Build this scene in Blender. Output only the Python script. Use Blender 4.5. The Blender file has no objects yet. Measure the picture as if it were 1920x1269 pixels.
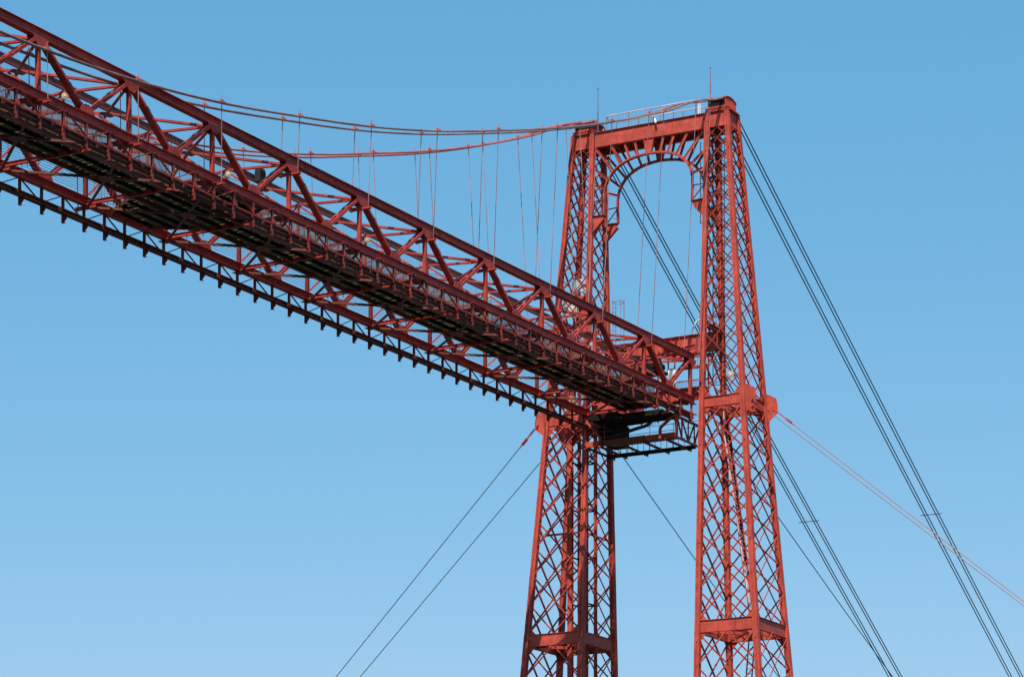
import bpy, math, random
from mathutils import Vector, Matrix
random.seed(7)
sc = bpy.context.scene
C = sc.collection
Z0 = 47.11            # height of the top chord above the quay
S = 6.6               # panel length of the girder
W = 7.46              # distance between the two girders
V = Vector

# ------------------------------------------------------------------ materials
def new_mat(name):
    m = bpy.data.materials.new(name); m.use_nodes = True
    return m, m.node_tree.nodes, m.node_tree.links, m.node_tree.nodes['Principled BSDF']

def paint(name, c1, c2, c3, rough=0.5, scale=0.6, grime=0.5, bump=0.15, metallic=0.0, spec=0.3):
    """weathered paint: two tones, streaks that run down and small chips"""
    m, n, l, b = new_mat(name)
    tc = n.new('ShaderNodeNewGeometry')
    no = n.new('ShaderNodeTexNoise'); no.inputs['Scale'].default_value = scale; no.inputs['Detail'].default_value = 6
    l.new(tc.outputs['Position'], no.inputs['Vector'])
    mp = n.new('ShaderNodeMapping'); mp.inputs['Scale'].default_value = (5, 5, 0.7)
    l.new(tc.outputs['Position'], mp.inputs['Vector'])
    st = n.new('ShaderNodeTexNoise'); st.inputs['Scale'].default_value = 1.3; st.inputs['Detail'].default_value = 5
    l.new(mp.outputs['Vector'], st.inputs['Vector'])
    r1 = n.new('ShaderNodeValToRGB'); r1.color_ramp.elements[0].position = .35; r1.color_ramp.elements[1].position = .68
    r1.color_ramp.elements[0].color = (*c1, 1); r1.color_ramp.elements[1].color = (*c2, 1)
    l.new(no.outputs['Fac'], r1.inputs['Fac'])
    r2 = n.new('ShaderNodeValToRGB'); r2.color_ramp.elements[0].position = .52; r2.color_ramp.elements[1].position = .78
    r2.color_ramp.elements[0].color = (0, 0, 0, 1); r2.color_ramp.elements[1].color = (grime, grime, grime, 1)
    l.new(st.outputs['Fac'], r2.inputs['Fac'])
    mx = n.new('ShaderNodeMixRGB'); mx.inputs['Color2'].default_value = (*c3, 1)
    l.new(r2.outputs['Color'], mx.inputs['Fac']); l.new(r1.outputs['Color'], mx.inputs['Color1'])
    # faded and patched areas, sharp-edged
    fz = n.new('ShaderNodeTexNoise'); fz.inputs['Scale'].default_value = 2.3; fz.inputs['Detail'].default_value = 8; fz.inputs['Roughness'].default_value = .7
    l.new(tc.outputs['Position'], fz.inputs['Vector'])
    rf = n.new('ShaderNodeValToRGB'); rf.color_ramp.elements[0].position = .42; rf.color_ramp.elements[1].position = .60
    rf.color_ramp.elements[0].color = (.80, .80, .82, 1); rf.color_ramp.elements[1].color = (1.08, 1.08, 1.08, 1)
    l.new(fz.outputs['Fac'], rf.inputs['Fac'])
    mu = n.new('ShaderNodeMixRGB'); mu.blend_type = 'MULTIPLY'; mu.inputs['Fac'].default_value = 1
    l.new(mx.outputs['Color'], mu.inputs['Color1']); l.new(rf.outputs['Color'], mu.inputs['Color2'])
    l.new(mu.outputs['Color'], b.inputs['Base Color'])
    b.inputs['Roughness'].default_value = rough; b.inputs['Metallic'].default_value = metallic
    b.inputs['Specular IOR Level'].default_value = spec
    if bump:
        fn = n.new('ShaderNodeTexNoise'); fn.inputs['Scale'].default_value = 14; fn.inputs['Detail'].default_value = 4
        l.new(tc.outputs['Position'], fn.inputs['Vector'])
        bp = n.new('ShaderNodeBump'); bp.inputs['Strength'].default_value = bump; bp.inputs['Distance'].default_value = .01
        l.new(fn.outputs['Fac'], bp.inputs['Height']); l.new(bp.outputs['Normal'], b.inputs['Normal'])
    return m

M = {}
M['red'] = paint('red_oxide_paint', (.36, .054, .037), (.48, .074, .047), (.17, .036, .030), rough=.52, grime=.55, spec=.15)
M['girder'] = paint('girder_red_paint', (.31, .039, .028), (.42, .056, .038), (.12, .025, .022), rough=.5, grime=.7, spec=.15)
M['ridge'] = paint('dull_brown_red_paint', (.20, .040, .027), (.26, .052, .034), (.10, .027, .02), rough=.6, grime=.7, spec=.2)
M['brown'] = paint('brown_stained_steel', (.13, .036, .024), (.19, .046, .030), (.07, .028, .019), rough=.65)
M['rail'] = paint('dark_rail_steel', (.085, .026, .020), (.13, .036, .027), (.035, .017, .014), rough=.65, spec=.12)
M['wood'] = paint('mossy_planks', (.12, .105, .055), (.22, .19, .10), (.055, .05, .03), rough=.85, scale=2.5, grime=.8)
M['mesh'] = paint('weathered_wire_mesh', (.12, .07, .04), (.17, .10, .06), (.09, .04, .03), rough=.6, bump=0)
M['wire'] = paint('dark_wire', (.06, .06, .07), (.09, .09, .10), (.04, .03, .03), rough=.5, bump=0)
M['cable'] = paint('painted_steel_rope', (.20, .10, .09), (.34, .22, .20), (.09, .06, .055), rough=.38, scale=.5, grime=.8, spec=.6)
M['redcable'] = paint('red_painted_rope', (.42, .085, .06), (.50, .15, .12), (.20, .06, .05), rough=.4, scale=.5, grime=.6)
M['hanger'] = paint('galvanised_hanger', (.18, .065, .055), (.34, .22, .20), (.08, .07, .085), rough=.4, scale=.35, grime=.9, spec=.6)
M['stay'] = paint('dark_stay_rope', (.035, .030, .036), (.065, .050, .056), (.022, .02, .024), rough=.5, bump=0)  # dark grey carries the shade side of the backstays
M['guy'] = paint('pink_guy_rod', (.17, .075, .062), (.22, .10, .085), (.11, .055, .05), rough=.45, bump=0)
M['handrail'] = paint('pale_glossy_rail_paint', (.60, .36, .33), (.74, .55, .52), (.45, .20, .17), rough=.25, bump=0, spec=.7)
M['white'] = paint('white_paint', (.70, .70, .66), (.80, .79, .75), (.45, .42, .38), rough=.5, bump=0)
M['lampglass'] = paint('yellowed_lamp_lens', (.46, .41, .24), (.55, .50, .33), (.30, .25, .15), rough=.2, bump=0, spec=.8)
M['lamphousing'] = paint('weathered_lamp_housing', (.26, .23, .17), (.36, .33, .25), (.15, .11, .08), rough=.5, bump=0)
M['grey'] = paint('grey_sheet_metal', (.34, .35, .36), (.50, .50, .49), (.18, .18, .18), rough=.45, scale=1.6, metallic=.2)
M['black'] = paint('black_rubber', (.012, .012, .013), (.022, .022, .024), (.01, .01, .01), rough=.6, bump=0)
M['dark'] = paint('dark_and_shaded_steel', (.014, .010, .009), (.028, .016, .014), (.008, .007, .007), rough=.85, spec=.05)  # near-black; on the drive housing it stands in for shade
M['blue'] = paint('blue_sign_paint', (.02, .05, .42), (.03, .07, .50), (.02, .04, .25), rough=.4, bump=0)
M['pink'] = paint('faded_pink_panel', (.52, .20, .18), (.62, .29, .26), (.30, .12, .10), rough=.6)
M['glass'] = paint('dusty_window_glass', (.10, .12, .13), (.16, .18, .19), (.06, .06, .06), rough=.12, bump=0, spec=.8)

# ------------------------------------------------------------------ mesh builder
class MB:
    def __init__(s): s.v = []; s.f = []
    def hexa(s, c):
        b = len(s.v); s.v += [V(p) for p in c]
        for q in ((0, 3, 2, 1), (4, 5, 6, 7), (0, 1, 5, 4), (1, 2, 6, 5), (2, 3, 7, 6), (3, 0, 4, 7)):
            s.f.append(tuple(b + i for i in q))
    def box(s, x0, x1, y0, y1, z0, z1):
        s.hexa([(x0, y0, z0), (x1, y0, z0), (x1, y1, z0), (x0, y1, z0), (x0, y0, z1), (x1, y0, z1), (x1, y1, z1), (x0, y1, z1)])
    def frame(s, p0, p1, up):
        d = (V(p1) - V(p0)).normalized(); u = V(up); u = (u - d * u.dot(d))
        if u.length < 1e-5: u = V((1, 0, 0)) - d * d.x
        u.normalize(); return d, u, u.cross(d)
    def bar(s, p0, p1, w, h, up=(0, 0, 1), ow=0, oh=0):
        """box beam; h along up, w sideways, offset by ow/oh"""
        p0 = V(p0); p1 = V(p1); d, u, r = s.frame(p0, p1, up)
        c = r * ow + u * oh; a = r * (w / 2); b = u * (h / 2)
        s.hexa([p0 + c - a - b, p0 + c + a - b, p1 + c + a - b, p1 + c - a - b, p0 + c - a + b, p0 + c + a + b, p1 + c + a + b, p1 + c - a + b])
    def ibeam(s, p0, p1, h, w, t, up=(0, 0, 1), tw=None):
        tw = tw or t
        s.bar(p0, p1, w, t, up, 0, h / 2 - t / 2); s.bar(p0, p1, w, t, up, 0, -h / 2 + t / 2)
        s.bar(p0, p1, tw, h - 2 * t, up)
    def tee(s, p0, p1, h, w, t, up=(0, 0, 1)):
        s.bar(p0, p1, w, t, up, 0, -h / 2 + t / 2); s.bar(p0, p1, t, h - t, up, 0, t / 2)
    def tube(s, pts, r, n=6, cap=True):
        pts = [V(p) for p in pts]; rings = []
        for i, p in enumerate(pts):
            d = (pts[min(i + 1, len(pts) - 1)] - pts[max(i - 1, 0)]).normalized()
            up = V((0, 0, 1)) if abs(d.z) < .95 else V((1, 0, 0))
            a = d.cross(up).normalized(); b = a.cross(d)
            base = len(s.v); rr = r[i] if isinstance(r, (list, tuple)) else r
            for k in range(n):
                t = 2 * math.pi * k / n; s.v.append(p + a * (rr * math.cos(t)) + b * (rr * math.sin(t)))
            rings.append(base)
        for q in range(len(rings) - 1):
            for k in range(n):
                s.f.append((rings[q] + k, rings[q] + (k + 1) % n, rings[q + 1] + (k + 1) % n, rings[q + 1] + k))
        if cap:
            s.f.append(tuple(rings[0] + k for k in range(n))[::-1]); s.f.append(tuple(rings[-1] + k for k in range(n)))
    def plate(s, pts, off):
        """flat polygon given thickness vector off"""
        off = V(off); n = len(pts); b = len(s.v)
        s.v += [V(p) - off / 2 for p in pts] + [V(p) + off / 2 for p in pts]
        s.f.append(tuple(b + i for i in range(n))[::-1]); s.f.append(tuple(b + n + i for i in range(n)))
        for i in range(n):
            j = (i + 1) % n; s.f.append((b + i, b + j, b + n + j, b + n + i))
    def rivets(s, p0, p1, nrm, step=.15, r=.018, h=.014):
        p0 = V(p0); p1 = V(p1); L = (p1 - p0).length; k = int(L / step)
        nn = V(nrm).normalized(); d = (p1 - p0).normalized(); t = d.cross(nn).normalized()
        for i in range(k):
            c = p0 + d * (step * (i + .5)); b = len(s.v)
            s.v += [c + d * r, c + t * r, c - d * r, c - t * r, c + (d + t) * (r * .5) + nn * h, c + (t - d) * (r * .5) + nn * h, c - (d + t) * (r * .5) + nn * h, c + (d - t) * (r * .5) + nn * h]
            s.f += [(b, b + 1, b + 5, b + 4), (b + 1, b + 2, b + 6, b + 5), (b + 2, b + 3, b + 7, b + 6), (b + 3, b, b + 4, b + 7), (b + 4, b + 5, b + 6, b + 7)]
    def build(s, name, mat, parent=None, lift=Z0):
        me = bpy.data.meshes.new(name)
        off = V((0, 0, lift)) - (V(parent['_o']) if parent is not None else V((0, 0, 0)))
        if parent is None:
            o0 = s.v[0].copy() if s.v else V((0, 0, 0))
            # origin of a single mesh thing: the middle of its footprint, at its base
            xs = [p.x for p in s.v]; ys = [p.y for p in s.v]; zs = [p.z for p in s.v]
            org = V(((min(xs) + max(xs)) / 2, (min(ys) + max(ys)) / 2, min(zs) + lift))
            me.from_pydata([tuple(p + V((0, 0, lift)) - org) for p in s.v], [], s.f)
        else:
            org = V((0, 0, 0))
            me.from_pydata([tuple(p + off) for p in s.v], [], s.f)
        me.update(); me.materials.append(M[mat] if isinstance(mat, str) else mat)
        o = bpy.data.objects.new(name, me); C.objects.link(o)
        if parent is not None:
            o.parent = parent; o['_o'] = parent['_o']
        else:
            o.location = org; o['_o'] = tuple(org)
        return o

def tag(o, label=None, cat=None, group=None, kind=None):
    if label: o['label'] = label
    if cat: o['category'] = cat
    if group: o['group'] = group
    if kind: o['kind'] = kind
    return o
def thing(name, loc, label, cat, group=None):
    """Empty at the thing's base; loc in bridge coordinates (z from the top chord)"""
    o = bpy.data.objects.new(name, None); C.objects.link(o)
    o.location = (loc[0], loc[1], loc[2] + Z0); o['_o'] = (loc[0], loc[1], loc[2] + Z0)
    o.empty_display_size = .5
    return tag(o, label, cat, group)

def zc(x):          # slight sag of the girder
    return .0007 * (x / S + 10) ** 2 * S
def nx(k): return -(11 - k) * S
KMIN, KMAX = -1, 11
HB = -2.32          # top of the bottom chord, below the underside of the top chord
HC = .40            # depth of a chord
XL, XR = nx(KMIN), .55
def cpts(z, a=XL, b=XR, step=S):
    n = max(1, round((b - a) / step)); return [(a + (b - a) * i / n, z + zc(a + (b - a) * i / n)) for i in range(n + 1)]

# ================================================================== the girder span
span = thing('bridge_span', (-39, W / 2, -2.72), 'long red lattice girder span with plank walkway running from upper left into the tower', 'bridge span')

for side, y in enumerate((0, W)):
    who = 'near' if side == 0 else 'far'
    for nm, zb in (('top_chord', 0.0), ('bottom_chord', HB - HC)):
        mb = MB()
        P = cpts(zb + HC / 2)
        for (xa, za), (xb, zb2) in zip(P, P[1:]):
            a = (xa, y, za); b = (xb, y, zb2)
            mb.ibeam(a, b, HC, .36, .022, tw=.10)
            mb.rivets((xa, y - .052, za - .12), (xb, y - .052, zb2 - .12), (0, -1, 0), .13, .018, .012)
            for yy in (-.14, -.09, .09, .14):
                mb.rivets((xa, y + yy, za - HC / 2 - .001), (xb, y + yy, zb2 - HC / 2 - .001), (0, 0, -1), .13, .017, .014)
            # splice plate
            xm = xa + (xb - xa) * .22; zm = za + (zb2 - za) * .22
            mb.bar((xm - .28, y - .058, zm), (xm + .28, y - .058, zm + (zb2 - za) * .56 / S), .012, HC - .08)
        ch = mb.build(nm, 'girder', span)
        # gusset plates (sub-parts)
        for k in range(KMIN, KMAX + 1):
            x = nx(k)
            if nm == 'top_chord':
                z = zc(x); g = MB()
                for dy in (-.178, .178):
                    g.plate([(x - .56, y + dy, z - .003), (x - .48, y + dy, z - .17), (x - .22, y + dy, z - .40), (x + .18, y + dy, z - .40), (x + .46, y + dy, z - .19), (x + .55, y + dy, z - .003)], (0, .014, 0))
                    for (ra, rb) in (((-.46, -.08), (-.2, -.32)), ((.42, -.1), (.2, -.32)), ((-.45, -.04), (.45, -.04))):
                        g.rivets((x + ra[0], y + dy - .008, z + ra[1]), (x + rb[0], y + dy - .008, z + rb[1]), (0, -1, 0), .09, .016, .012)
                g.build('gusset_plate', 'girder', ch)
            elif k < KMAX:
                x = nx(k) + S / 2; z = HB + zc(x); g = MB()
                for dy in (-.178, .178):
                    g.plate([(x - .55, y + dy, z + .003), (x + .55, y + dy, z + .003), (x + .38, y + dy, z + .26), (x + .12, y + dy, z + .36), (x - .14, y + dy, z + .36), (x - .42, y + dy, z + .26)], (0, .014, 0))
                    g.rivets((x - .34, y + dy - .008, z + .2), (x - .1, y + dy - .008, z + .05), (0, -1, 0), .09, .016, .012)
                    g.rivets((x + .34, y + dy - .008, z + .2), (x + .1, y + dy - .008, z + .05), (0, -1, 0), .09, .016, .012)
                g.build('gusset_plate', 'girder', ch)
    for k in range(KMIN, KMAX + 1):
        x = nx(k); z = zc(x)
        # vertical: web across, flanges facing out
        mb = MB(); a = (x, y, HB + z + .002); b = (x, y, z - .05)
        mb.bar(a, b, .13, .20, up=(0, 1, 0)); mb.bar(a, b, .155, .05, up=(0, 1, 0), oh=.078); mb.bar(a, b, .155, .05, up=(0, 1, 0), oh=-.078)
        mb.rivets((x + .055, y - .105, a[2]), (x + .055, y - .105, b[2] - .35), (0, -1, 0), .13, .016, .012)
        mb.rivets((x - .055, y - .105, a[2]), (x - .055, y - .105, b[2] - .35), (0, -1, 0), .13, .016, .012)
        mb.build('vertical_post', 'girder', span)
        # diagonals down from this top node
        for dx in (-1, 1):
            xb = x + dx * S / 2
            if xb > 1 or xb < XL: continue
            p = V((x + dx * .28, 0, z - .10)); q = V((xb - dx * .18, 0, HB + zc(xb) + .10))
            mb = MB()
            for s_ in (-1, 1):
                yy = y + s_ * .115
                pa = V((p.x, yy, p.z)); qa = V((q.x, yy, q.z))
                upv = (-(q - p).z * dx, 0, abs((q - p).x))
                mb.bar(pa, qa, .020, .13, up=upv, ow=(1 if dx > 0 else -1) * s_ * .052)
                mb.bar(pa, qa, .105, .016, up=upv, oh=.066); mb.bar(pa, qa, .084, .012, up=upv, ow=(1 if dx > 0 else -1) * -s_ * .012, oh=-.040)
            pc = V((p.x, y, p.z)); qc = V((q.x, y, q.z)); mb.bar(pc, qc, .128, .010, up=upv, oh=-.018)
            d = q - p
            for t in (.06, .35, .64, .94):
                c = p + d * t; e = d.normalized() * .14
                mb.bar((c.x - e.x, y, c.z - e.z), (c.x + e.x, y, c.z + e.z), .36, .014, up=upv, oh=.083)
            mb.build('diagonal', 'girder', span)

# hanger brackets: short beams lying across the chord
def bracket(k):
    x = nx(k) + .05
    zz = (-.50 if k >= 4 else HB - HC - .075) + zc(nx(k))
    for y in (0, W):
        mb = MB()
        a = (x, y - .62, zz); b = (x, y + .62, zz)
        mb.bar(a, b, .20, .016, oh=.062); mb.bar(a, b, .20, .016, oh=-.062)
        for dx in (-.07, .07): mb.bar((x + dx, y - .62, zz), (x + dx, y + .62, zz), .02, .106)
        mb.box(x - .1, x + .1, y - .63, y - .616, zz - .07, zz + .07)
        for e in (-.5, .5): mb.tube([(x, y + e, zz - .13), (x, y + e, zz + .14)], .035, 8)
        mb.build('hanger_bracket', 'girder', span)
for k in range(KMIN, KMAX + 1): bracket(k)

# top lateral bracing: cross struts, crossing diagonals, hubs, ridge beam
ZR = .30
mb = MB(); P = cpts(ZR + .20, XL, .4)
for (xa, za), (xb, zb) in zip(P, P[1:]): mb.ibeam((xa, W / 2, za), (xb, W / 2, zb), .34, .12, .018)
ridge = mb.build('ridge_beam', 'ridge', span)
for k in range(KMIN, KMAX + 1):
    x = nx(k); z = zc(x)
    for (ya, yb) in ((.14, W / 2), (W - .14, W / 2)):
        mb = MB(); mb.tee((x, ya, z - .02), (x, yb, z + ZR - .06), .13, .15, .018); mb.build('cross_strut', 'girder', span)
    # sway brace and middle post
    for yb in (.16, W - .16):
        mb = MB(); mb.tee((x + .03, W / 2, z + ZR - .12), (x + .03, yb, HB + z + .1), .09, .10, .014, up=(1, 0, 0)); mb.build('sway_brace', 'girder', span)
    mb = MB(); mb.ibeam((x - .02, W / 2, z + ZR - .1), (x - .02, W / 2, HB + z - .2), .14, .12, .014, up=(1, 0, 0)); mb.build('middle_post', 'girder', span)
    if k < KMAX:
        x2 = nx(k + 1); z2 = zc(x2); xm = (x + x2) / 2; zm = (z + z2) / 2 + ZR
        for (p, q) in (((x + .1, .14, z - .02), (x2 - .1, W - .14, z2 - .02)), ((x + .1, W - .14, z - .02), (x2 - .1, .14, z2 - .02))):
            mb = MB(); m = (xm, W / 2, zm - .06)
            o_ = 0 if p[1] < 1 else -.022
            for (a, b) in ((p, m), (m, q)): mb.tee((a[0], a[1], a[2] + o_), (b[0], b[1], b[2] + o_), .13, .15, .018)
            mb.build('top_lateral', 'girder', span)
        mb = MB(); h = zm - .142; mb.plate([(xm - .42, W / 2 - .10, h), (xm - .15, W / 2 - .26, h), (xm + .15, W / 2 - .26, h), (xm + .42, W / 2 - .10, h), (xm + .42, W / 2 + .10, h), (xm + .15, W / 2 + .26, h), (xm - .15, W / 2 + .26, h), (xm - .42, W / 2 + .10, h)], (0, 0, .014))
        mb.build('hub_plate', 'ridge', span)

# bottom lateral bracing
ZB = HB - HC
for k in range(KMIN, KMAX + 1):
    x = nx(k); z = zc(x) + ZB
    mb = MB(); mb.ibeam((x, .05, z + .12), (x, W - .05, z + .12), .20, .14, .016); 
    for i in range(5):      # cable hooks under the strut
        y = W - 1.0 - .33 * i
        mb.tube([(x, y, z + .02), (x, y, z - .10), (x + .05, y, z - .13)], .022, 5)
    mb.build('floor_beam', 'girder', span)
    mb = MB(); mb.box(x - .22, x + .34, W + .02, W + .30, z - .085, z - .065); mb.box(x - .22, x + .34, -.30, -.02, z - .085, z - .065)
    mb.build('bearing_plate', 'girder', span)
    if k < KMAX:
        x2 = nx(k + 1); z2 = zc(x2) + ZB
        for (p, q, dz) in (((x, .1, z), (x2, W - .1, z2), -.05), ((x, W - .1, z), (x2, .1, z2), -.076)):
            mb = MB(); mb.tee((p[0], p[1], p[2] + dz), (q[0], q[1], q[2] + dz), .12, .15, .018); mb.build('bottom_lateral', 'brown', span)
        xm = (x + x2) / 2; zm = (z + z2) / 2 - .15; mb = MB()
        mb.plate([(xm - .5, W / 2 - .12, zm), (xm - .15, W / 2 - .38, zm), (xm + .15, W / 2 - .38, zm), (xm + .5, W / 2 - .12, zm), (xm + .5, W / 2 + .12, zm), (xm + .15, W / 2 + .38, zm), (xm - .15, W / 2 + .38, zm), (xm - .5, W / 2 + .12, zm)], (0, 0, .014))
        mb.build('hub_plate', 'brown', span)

# running rails hung from posts below each girder
for side, y in enumerate((0, W)):
    o = -1 if side == 0 else 1            # outward
    mb = MB(); P = cpts(-3.50)
    for (xa, za), (xb, zb) in zip(P, P[1:]):
        yc = y - o * .10
        mb.bar((xa, yc, za), (xb, yc, zb), .12, .19); mb.bar((xa, yc, za), (xb, yc, zb), .34, .03, oh=-.11); mb.bar((xa, yc, za), (xb, yc, zb), .22, .03, oh=.11)
        for t in (.13, .63):
            xx = xa + (xb - xa) * t; zz = za + (zb - za) * t
            mb.bar((xx - .12, yc, zz), (xx + .12, yc, zz), .30, .17)
    mb.build('running_rail', 'rail', span)
    mb = MB(); P = cpts(-3.42)
    for (xa, za), (xb, zb) in zip(P, P[1:]):
        mb.bar((xa, y + o * .205, za), (xb, y + o * .205, zb), .012, .065); mb.bar((xa, y + o * .178, za), (xb, y + o * .178, zb), .045, .012, oh=-.026)
    mb.build('stiffening_angle', 'girder', span)
    n = (KMAX - KMIN) * 4
    for i in range(n + 1):
        x = XL + i * S / 4; z = zc(x); even = i % 2 == 0
        mb = MB(); yo = y + o * .10
        a = (x, yo, ZB + z - .002); b = (x, yo, -3.95 + z)
        mb.bar(a, b, .018, .076, up=(0, 1, 0))
        for s_ in (-1, 1): mb.bar(a, b, .13, .014, up=(0, 1, 0), oh=s_ * .045)
        # foot reaching under the rail
        mb.box(x - .08, x + .08, min(yo + o * .06, yo - o * .12), max(yo + o * .06, yo - o * .12), -3.97 + z, -3.952 + z)
        mb.build('hanging_post', 'ridge' if i % 3 else 'girder', span)
        mb = MB(); mb.plate([(x + .01, yo - o * .056, -3.91 + z), (x + .01, yo - o * .22, -3.76 + z), (x + .01, yo - o * .22, -3.63 + z), (x + .01, yo - o * .056, -3.63 + z)], (.05, 0, 0))
        mb.build('rail_bracket', 'rail', span)  # dark rail colour stands in for the shade under the rail flange
        if not even:            # half-round gusset on the angle
            mb = MB(); yy = y + o * .219; zz = -3.42 + z
            mb.plate([(x + .17 * math.cos(t), yy, zz + .03 + .22 * math.sin(t)) for t in [math.pi * j / 7 for j in range(8)]], (0, .014, 0)); mb.build('half_round_gusset', 'girder', span)
        if even and 0 < i < n:
            mb = MB(); yy = y + o * .172
            mb.tee((x - S / 4 + .12, yy, ZB + zc(x) + .05), (x, yy, -3.40 + z), .075, .07, .012, up=(0, o, 0))
            mb.build('sway_tie', 'girder', span)
            mb = MB()
            mb.tee((x + .03, yy + o * .02, -3.40 + z), (x + S / 4 - .1, yy + o * .02, ZB + zc(x) + .02), .05, .05, .010, up=(0, o, 0))
            mb.build('sway_tie', 'girder', span)

# plank walkway
YD0, YD1, ZD = 2.62, 4.84, -2.46
BX = nx(4) - S / 2          # middle of the wide viewing bay
mb = MB(); x = XL
while x < .3:
    w = .145; z = zc(x) + ZD; y0, y1 = YD0, YD1; d = abs(x - BX)
    j = random.uniform(-.05, .05)
    if d < 3.05:
        e = min(1, (3.05 - d) / 1.6); y0 -= e * (YD0 - .25); y1 += e * (W - .25 - YD1)
    else: y0 += j; y1 += j
    dz = random.uniform(-.008, .008)
    # boards are laid in short lengths; some have shrunk and leave open joints
    ya = y0
    while ya < y1 - .05:
        L = random.choice((.37, .74, .74, 1.0)); yb = min(ya + L, y1); g = random.choice((0, 0, 0, .008, .03, .04))
        mb.box(x + g, x + w, ya, yb - .006, z + dz, z + dz + .024); ya = yb
    x += w + .008
deck = mb.build('plank_deck', 'wood', span)
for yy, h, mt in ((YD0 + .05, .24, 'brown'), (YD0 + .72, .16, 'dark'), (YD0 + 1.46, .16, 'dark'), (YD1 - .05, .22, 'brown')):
    mb = MB(); P = cpts(ZD - h / 2 - .012)
    for (xa, za), (xb, zb) in zip(P, P[1:]): mb.ibeam((xa, yy, za), (xb, yy, zb), h, .12, .014)
    mb.build('deck_stringer', mt, span)
for yy in (.45, 1.2, 1.9, W - 1.9, W - 1.2, W - .45):
    L = 1.5 + 1.5 * min(1, min(yy, W - yy) / 2.6); mb = MB()
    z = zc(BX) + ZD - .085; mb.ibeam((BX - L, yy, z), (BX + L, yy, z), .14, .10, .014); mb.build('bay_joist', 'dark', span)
for sx in (-1, 1):
    for (ya, yb) in ((.2, YD0), (W - .2, YD1)):
        mb = MB()
        z = zc(BX) + ZD - .09; mb.bar((BX + sx * 1.45, ya, z), (BX + sx * 3.05, yb, z), .06, .2)
        mb.build('bay_edge_beam', 'brown', span)

# fences of the walkway: dense low parapet and fine tall mesh
for yy, tall in ((YD0 + .02, True), (YD1 - .02, True)):
    mb = MB()
    x = XL
    while x < .3:
        if abs(x - BX) > 3.1:
            z = zc(x) + ZD + .05; mb.box(x, x + .014, yy - .006, yy + .006, z, z + 1.0)
        x += .06
    for h in (.03, .12, .22, .32, .42, .52, .62, .72, .82, .92):
        P = cpts(ZD + .05 + h)
        for (xa, za), (xb, zb) in zip(P, P[1:]): mb.bar((xa, yy + .012, za), (xb, yy + .012, zb), .008, .011)
    mb.build('mesh_parapet', 'mesh', span)
    mb = MB()
    for h in (.0, .55, 1.04):
        P = cpts(ZD + .05 + h)
        for (xa, za), (xb, zb) in zip(P, P[1:]): mb.bar((xa, yy + .03, za), (xb, yy + .03, zb), .035, .05)
    for i in range(int(-XL / 1.1)):
        x = XL + i * 1.1; z = zc(x) + ZD; mb.bar((x, yy + .03, z), (x, yy + .03, z + 1.06), .04, .04)
    mb.build('walkway_rail', 'girder', span)
    mb = MB(); x = XL
    while x < .3:
        z = zc(x); mb.box(x, x + .0045, yy - .002, yy + .002, z + ZD + 1.1, z + .12); x += .16
    for i in range(15):
        P = cpts(ZD + 1.12 + i * .105)
        for (xa, za), (xb, zb) in zip(P, P[1:]): mb.bar((xa, yy + .005, za), (xb, yy + .005, zb), .004, .0045)
    mb.build('fine_mesh', 'wire', span)
# horizontal guard wires along the far girder
mb = MB()
for i in range(9):
    P = cpts(HB + .17 + i * .13)
    for (xa, za), (xb, zb) in zip(P, P[1:]): mb.bar((xa, W - .125, za), (xb, W - .125, zb), .014, .017)
mb.build('guard_wires', 'wire', span)
# thin signal wires inside the girder
mb = MB()
for (y, z) in ((W * .35, -.55), (W * .6, -.9), (W * .42, -1.5)):
    pts = []
    for k in range(KMIN, KMAX + 1):
        for t in (0, .25, .5, .75):
            if k == KMAX and t > 0: break
            x = nx(k) + t * S; pts.append((x, y, z + zc(x) - .25 * 4 * t * (1 - t)))
    mb.tube(pts, .012, 4)
mb.build('service_wires', 'wire', span)

# lamps under the ridge beam at every second strut
def floodlight(name, p, d, label, r=.155, group=None, L=.26):
    root = thing(name, p, label, 'lamp', group); d = V(d).normalized(); p = V(p)
    mb = MB(); mb.tube([p - d * L, p - d * (L * .85), p - d * (L * .6), p - d * (L * .25), p], [r * .30, r * .5, r * .72, r * .9, r * .95], 20, cap=True); mb.build('housing', 'lamphousing', root)
    mb = MB(); mb.tube([p, p + d * .04], [r, r], 20); mb.build('rim', 'lamphousing', root)
    mb = MB(); mb.tube([p + d * .042, p + d * .05, p + d * .06], [r * .88, r * .75, r * .35], 20); mb.build('lens', 'lampglass', root)
    mb = MB(); mb.tube([p + d * .063, p + d * .075], [r * .26, r * .18], 10); mb.build('bulb_cap', 'white', root)
    mb = MB(); mb.bar(p - d * (L * .4) + V((0, 0, r * .7)), p - d * (L * .4) + V((0, 0, r + .14)), .05, .05, up=(1, 0, 0)); mb.build('mount', 'girder', root)
WORDS = {2: "round yellowish floodlight under the ridge beam nearest the photo's left edge", 4: 'round yellowish floodlight under the ridge beam beside the wide viewing bay and black loudspeaker',
         6: 'round yellowish floodlight under the ridge beam in the middle of the girder', 8: 'round floodlight under the ridge beam partly hidden behind a girder post',
         10: 'round floodlight under the ridge beam in front of the far tower leg'}
for k, lb in WORDS.items():
    floodlight('floodlight', (nx(k) - .16, W / 2 - .22, zc(nx(k)) + ZR - .33), (-.85, -.5, -.22), lb, group='floodlights on the walkway')

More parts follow.
